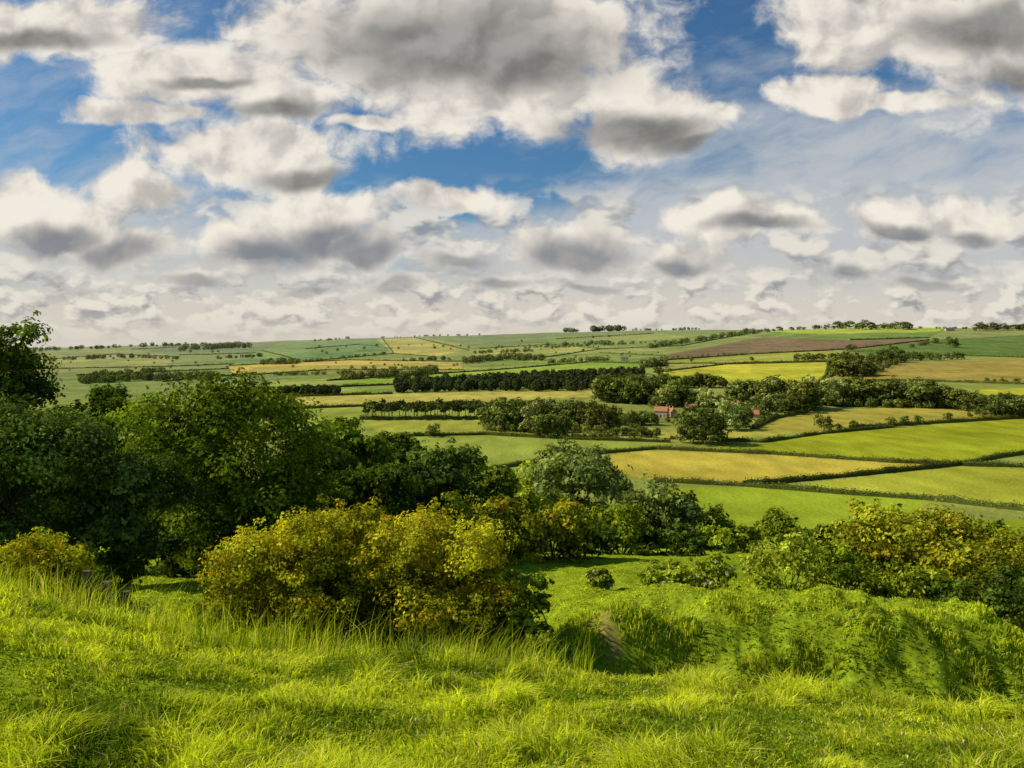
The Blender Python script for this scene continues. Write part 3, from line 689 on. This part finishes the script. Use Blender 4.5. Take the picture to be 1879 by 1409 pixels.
# ------------------------------------------------------------------ sky
W = bpy.data.worlds.new('World'); S.world = W; W.use_nodes = True
nt = W.node_tree; N = nt.nodes; L = nt.links; N.clear()
SA, SE = math.radians(-82), math.radians(38)
def mth(op, a, b=None, c=None, clamp=False):
    n = N.new('ShaderNodeMath'); n.operation = op; n.use_clamp = clamp
    for i_, q_ in enumerate((a, b, c)):
        if q_ is None: continue
        if isinstance(q_, (int, float)): n.inputs[i_].default_value = q_
        else: L.new(q_, n.inputs[i_])
    return n.outputs[0]
def vmt(op, a, b=None, c=None, sc=None):
    n = N.new('ShaderNodeVectorMath'); n.operation = op
    for i_, q_ in enumerate((a, b, c)):
        if q_ is None: continue
        if isinstance(q_, tuple): n.inputs[i_].default_value = q_
        else: L.new(q_, n.inputs[i_])
    if sc is not None:
        if isinstance(sc, (int, float)): n.inputs['Scale'].default_value = sc
        else: L.new(sc, n.inputs['Scale'])
    return n.outputs['Value'] if op in ('LENGTH', 'DOT_PRODUCT') else n.outputs['Vector']
def sst(v, a, b, lo=0., hi=1.):
    n = N.new('ShaderNodeMapRange'); n.interpolation_type = 'SMOOTHSTEP'
    L.new(v, n.inputs[0]); n.inputs[1].default_value = a; n.inputs[2].default_value = b; n.inputs[3].default_value = lo; n.inputs[4].default_value = hi
    return n.outputs[0]
def noise(v, sc, det=6, ro=.55, col=False):
    n = N.new('ShaderNodeTexNoise'); n.noise_dimensions = '3D'; n.inputs['Scale'].default_value = sc; n.inputs['Detail'].default_value = det; n.inputs['Roughness'].default_value = ro
    L.new(v, n.inputs[0]); return n.outputs['Color' if col else 'Fac']
def mix(f, a, b):
    n = N.new('ShaderNodeMixRGB')
    if isinstance(f, (int, float)): n.inputs[0].default_value = f
    else: L.new(f, n.inputs[0])
    for i_, q_ in ((1, a), (2, b)):
        if isinstance(q_, tuple): n.inputs[i_].default_value = (*q_, 1)
        else: L.new(q_, n.inputs[i_])
    return n.outputs[0]
tc = N.new('ShaderNodeTexCoord'); sp = N.new('ShaderNodeSeparateXYZ'); L.new(tc.outputs['Generated'], sp.inputs[0])
yy = mth('MAXIMUM', sp.outputs[1], .15)
X = mth('MULTIPLY', mth('DIVIDE', sp.outputs[0], yy), 1.461); Y = mth('MULTIPLY', mth('DIVIDE', sp.outputs[2], yy), 1.461)
cb = N.new('ShaderNodeCombineXYZ'); L.new(X, cb.inputs[0]); L.new(Y, cb.inputs[1]); P0 = cb.outputs[0]
wn = noise(P0, 3.2, 3, .5, True)
P1 = vmt('ADD', P0, vmt('SCALE', vmt('SUBTRACT', wn, (.5, .5, .5)), sc=.10))
wn2 = noise(P0, 13, 3, .5, True)
P1 = vmt('ADD', P1, vmt('SCALE', vmt('SUBTRACT', wn2, (.5, .5, .5)), sc=.035))
PS = vmt('MULTIPLY', P1, (1.0, 1.2, 1.0))
fb = noise(PS, 6.0, 9, .60)
fb1 = noise(PS, 6.0, 5, .52)
fb2 = noise(vmt('ADD', PS, (-.022, .034, 0)), 6.0, 5, .52)
relief = mth('SUBTRACT', fb1, fb2)
def field(bl, sm):
    acc = None
    for (cx, cy, rx, ry) in bl:
        c = ((cx-939.5)/1000, (630-cy)/1000); s = (1000/rx, 1000/ry)
        n = N.new('ShaderNodeVectorMath'); n.operation = 'MULTIPLY_ADD'; L.new(P1, n.inputs[0]); n.inputs[1].default_value = (s[0], s[1], 0); n.inputs[2].default_value = (-c[0]*s[0], -c[1]*s[1], 0)
        v = mth('SUBTRACT', 1.0, vmt('LENGTH', n.outputs[0]))
        acc = v if acc is None else mth('SMOOTH_MAX', acc, v, sm)
    return acc
cover = [(820,40,370,170),(560,60,170,95),(960,160,270,95),(1190,225,165,75),(1050,70,120,110),(1300,215,90,30),(840,180,120,85),
 (400,140,200,70),(500,195,120,52),(270,215,150,22),(450,280,210,66),(560,320,95,42),(650,235,100,16),
 (100,50,300,70),(1700,50,270,100),(1870,110,170,130),(1520,165,150,38),(1640,190,200,20),
 (250,345,110,42),(30,370,110,58),(120,410,130,50),(240,445,110,42),(500,445,130,50),(610,395,140,42),(700,450,80,40),(820,365,110,26),
 (1060,450,140,50),(1380,400,150,36),(1250,470,80,30),(1640,400,95,38),(1760,405,80,42)]
darks = [(830,80,300,90),(980,120,160,55),(1160,245,150,42),(1250,270,75,24),(500,212,110,20),(560,330,95,20),(380,160,80,12),(80,75,160,24),
 (1790,60,140,50),(1880,150,110,44),(90,430,95,32),(230,458,100,32),(500,465,100,42),(610,440,100,34),(690,462,70,30),(830,474,75,20),(1065,465,125,42),
 (1240,484,72,22),(1640,420,80,18),(1770,430,62,18),(740,522,52,18),(370,520,75,18),(570,532,75,16),(1560,502,50,18),(1400,414,100,16),(910,514,80,13),(120,526,90,14),(1700,510,90,14),(1080,530,80,12)]
CF = field(cover, .2)
DF = field(darks, .2)
fbc = mth('SUBTRACT', fb, .5)
a1 = sst(mth('ADD', CF, mth('MULTIPLY', fbc, 2.5)), -.20, .36)
dk = sst(mth('ADD', DF, mth('MULTIPLY', fbc, 1.0)), -.34, .68)
rot = N.new('ShaderNodeVectorRotate'); rot.rotation_type = 'Z_AXIS'; rot.inputs['Angle'].default_value = -.28; L.new(P1, rot.inputs['Vector'])
st = vmt('MULTIPLY', rot.outputs[0], (1.0, 3.2, 1)); cir = noise(st, 2.6, 8, .62)
rgt = sst(mth('ADD', X, mth('MULTIPLY', Y, -.8)), -.30, .20)
lft = mth('MULTIPLY', sst(X, -.30, -.8), .38)
veil = mth('ADD', mth('MULTIPLY', sst(Y, .60, .26), mth('MULTIPLY', rgt, .95)), mth('ADD', mth('MULTIPLY', sst(Y, .34, .12), .75), .08))
veil = mth('ADD', veil, lft)
a2 = mth('MULTIPLY', sst(mth('ADD', veil, mth('MULTIPLY', mth('SUBTRACT', cir, .5), 2.3)), .12, 1.10), .92)
a2 = mth('MAXIMUM', a2, sst(Y, .24, .08))
def band(sc, oz, thr):
    p = vmt('MULTIPLY', vmt('ADD', P0, vmt('SCALE', vmt('SUBTRACT', wn2, (.5, .5, .5)), sc=.3/sc)), (1.0, 1.7, 1.0))
    p = vmt('ADD', p, (oz, oz*.7, oz))
    a = noise(p, sc, 7, .56); a0 = noise(p, sc, 3, .5); b = noise(vmt('ADD', p, (-.12/sc, .42/sc, 0)), sc, 3, .5)
    return sst(a, thr, thr+.12), mth('SUBTRACT', a0, b)
b1, r1 = band(9.0, .0, .43); b2, r2 = band(16, 3.1, .43)
t = sst(Y, .08, .18)
puff = mth('ADD', mth('MULTIPLY', b1, t), mth('MULTIPLY', b2, mth('SUBTRACT', 1.0, t)))
prel = mth('ADD', mth('MULTIPLY', r1, t), mth('MULTIPLY', r2, mth('SUBTRACT', 1.0, t)))
low = mth('MULTIPLY', sst(Y, .32, .23), sst(Y, .0, .07, .15, 1.0))
puff = mth('MULTIPLY', puff, low)
sky = N.new('ShaderNodeTexSky'); sky.sky_type = 'NISHITA'; sky.sun_disc = False; sky.sun_elevation = SE; sky.sun_rotation = SA; sky.air_density = 1.0; sky.dust_density = .6; sky.ozone_density = 2.0
skc = vmt('MULTIPLY', sky.outputs[0], (.38, .66, .84))
hc = mix(sst(Y, .0, .26), (6.7, 6.2, 5.3), (5.2, 5.45, 5.7))
c = mix(a2, skc, hc)
pc1 = mix(sst(prel, -.12, .09), (2.9, 2.95, 3.15), (8.2, 7.7, 6.7))
c = mix(mth('MULTIPLY', puff, .82), c, pc1)
lit = mix(sst(relief, -.14, .09), (5.0, 4.75, 4.4), (9.0, 8.4, 7.4))
drk = mix(sst(Y, .17, .30), (2.1, 2.25, 2.6), (1.8, 1.75, 1.6))
drk = mix(sst(relief, -.12, .18), drk, (3.5, 3.4, 3.2))
cc = mix(mth('MULTIPLY', dk, .94), lit, drk)
front = sst(sp.outputs[1], .2, .45)
a1 = mth('MULTIPLY', a1, front)
aa = mth('MAXIMUM', mth('MULTIPLY', a1, .97), mth('MULTIPLY', mth('MULTIPLY', dk, sst(Y, .30, .22)), .80))
aa = mth('MULTIPLY', aa, sst(Y, .05, .12))
c = mix(aa, c, cc)
bg = N.new('ShaderNodeBackground'); bg.inputs['Strength'].default_value = .1; L.new(c, bg.inputs[0])
sk2 = mix(sst(sp.outputs[2], .30, .0), vmt('MULTIPLY', sky.outputs[0], (.58, .78, .88)), (5.4, 5.3, 5.0))
sk2 = mix(sst(sp.outputs[2], .0, -.03), sk2, (1.2, 1.3, .8))
bg2 = N.new('ShaderNodeBackground'); bg2.inputs['Strength'].default_value = .1; L.new(sk2, bg2.inputs[0])
ff = mth('MULTIPLY', sst(sp.outputs[1], .25, .50), mth('MULTIPLY', sst(sp.outputs[2], -.02, .0), sst(sp.outputs[2], .75, .55)))
ms = N.new('ShaderNodeMixShader'); L.new(ff, ms.inputs[0]); L.new(bg2.outputs[0], ms.inputs[1]); L.new(bg.outputs[0], ms.inputs[2])
wo = N.new('ShaderNodeOutputWorld'); L.new(ms.outputs[0], wo.inputs[0])

sl = bpy.data.lights.new('sun', 'SUN'); sl.energy = 5.0; sl.angle = math.radians(.55); sl.color = (1, .89, .66)
so = bpy.data.objects.new('sun', sl); COL.objects.link(so)
dirn = Vector((math.sin(SA)*math.cos(SE), math.cos(SA)*math.cos(SE), math.sin(SE)))
so.rotation_euler = dirn.to_track_quat('Z', 'Y').to_euler()

cam = bpy.data.cameras.new('camera'); co = bpy.data.objects.new('camera', cam); COL.objects.link(co)
co.location = (0, 0, EYE); co.rotation_euler = (math.radians(90), 0, 0)
cam.sensor_width = 36; cam.lens = 36*F/1879; cam.shift_y = -(704.5-630)/1879; cam.clip_start = .05; cam.clip_end = 30000
S.camera = co
S.view_settings.view_transform = 'Standard'; S.view_settings.look = 'None'; S.view_settings.exposure = 0
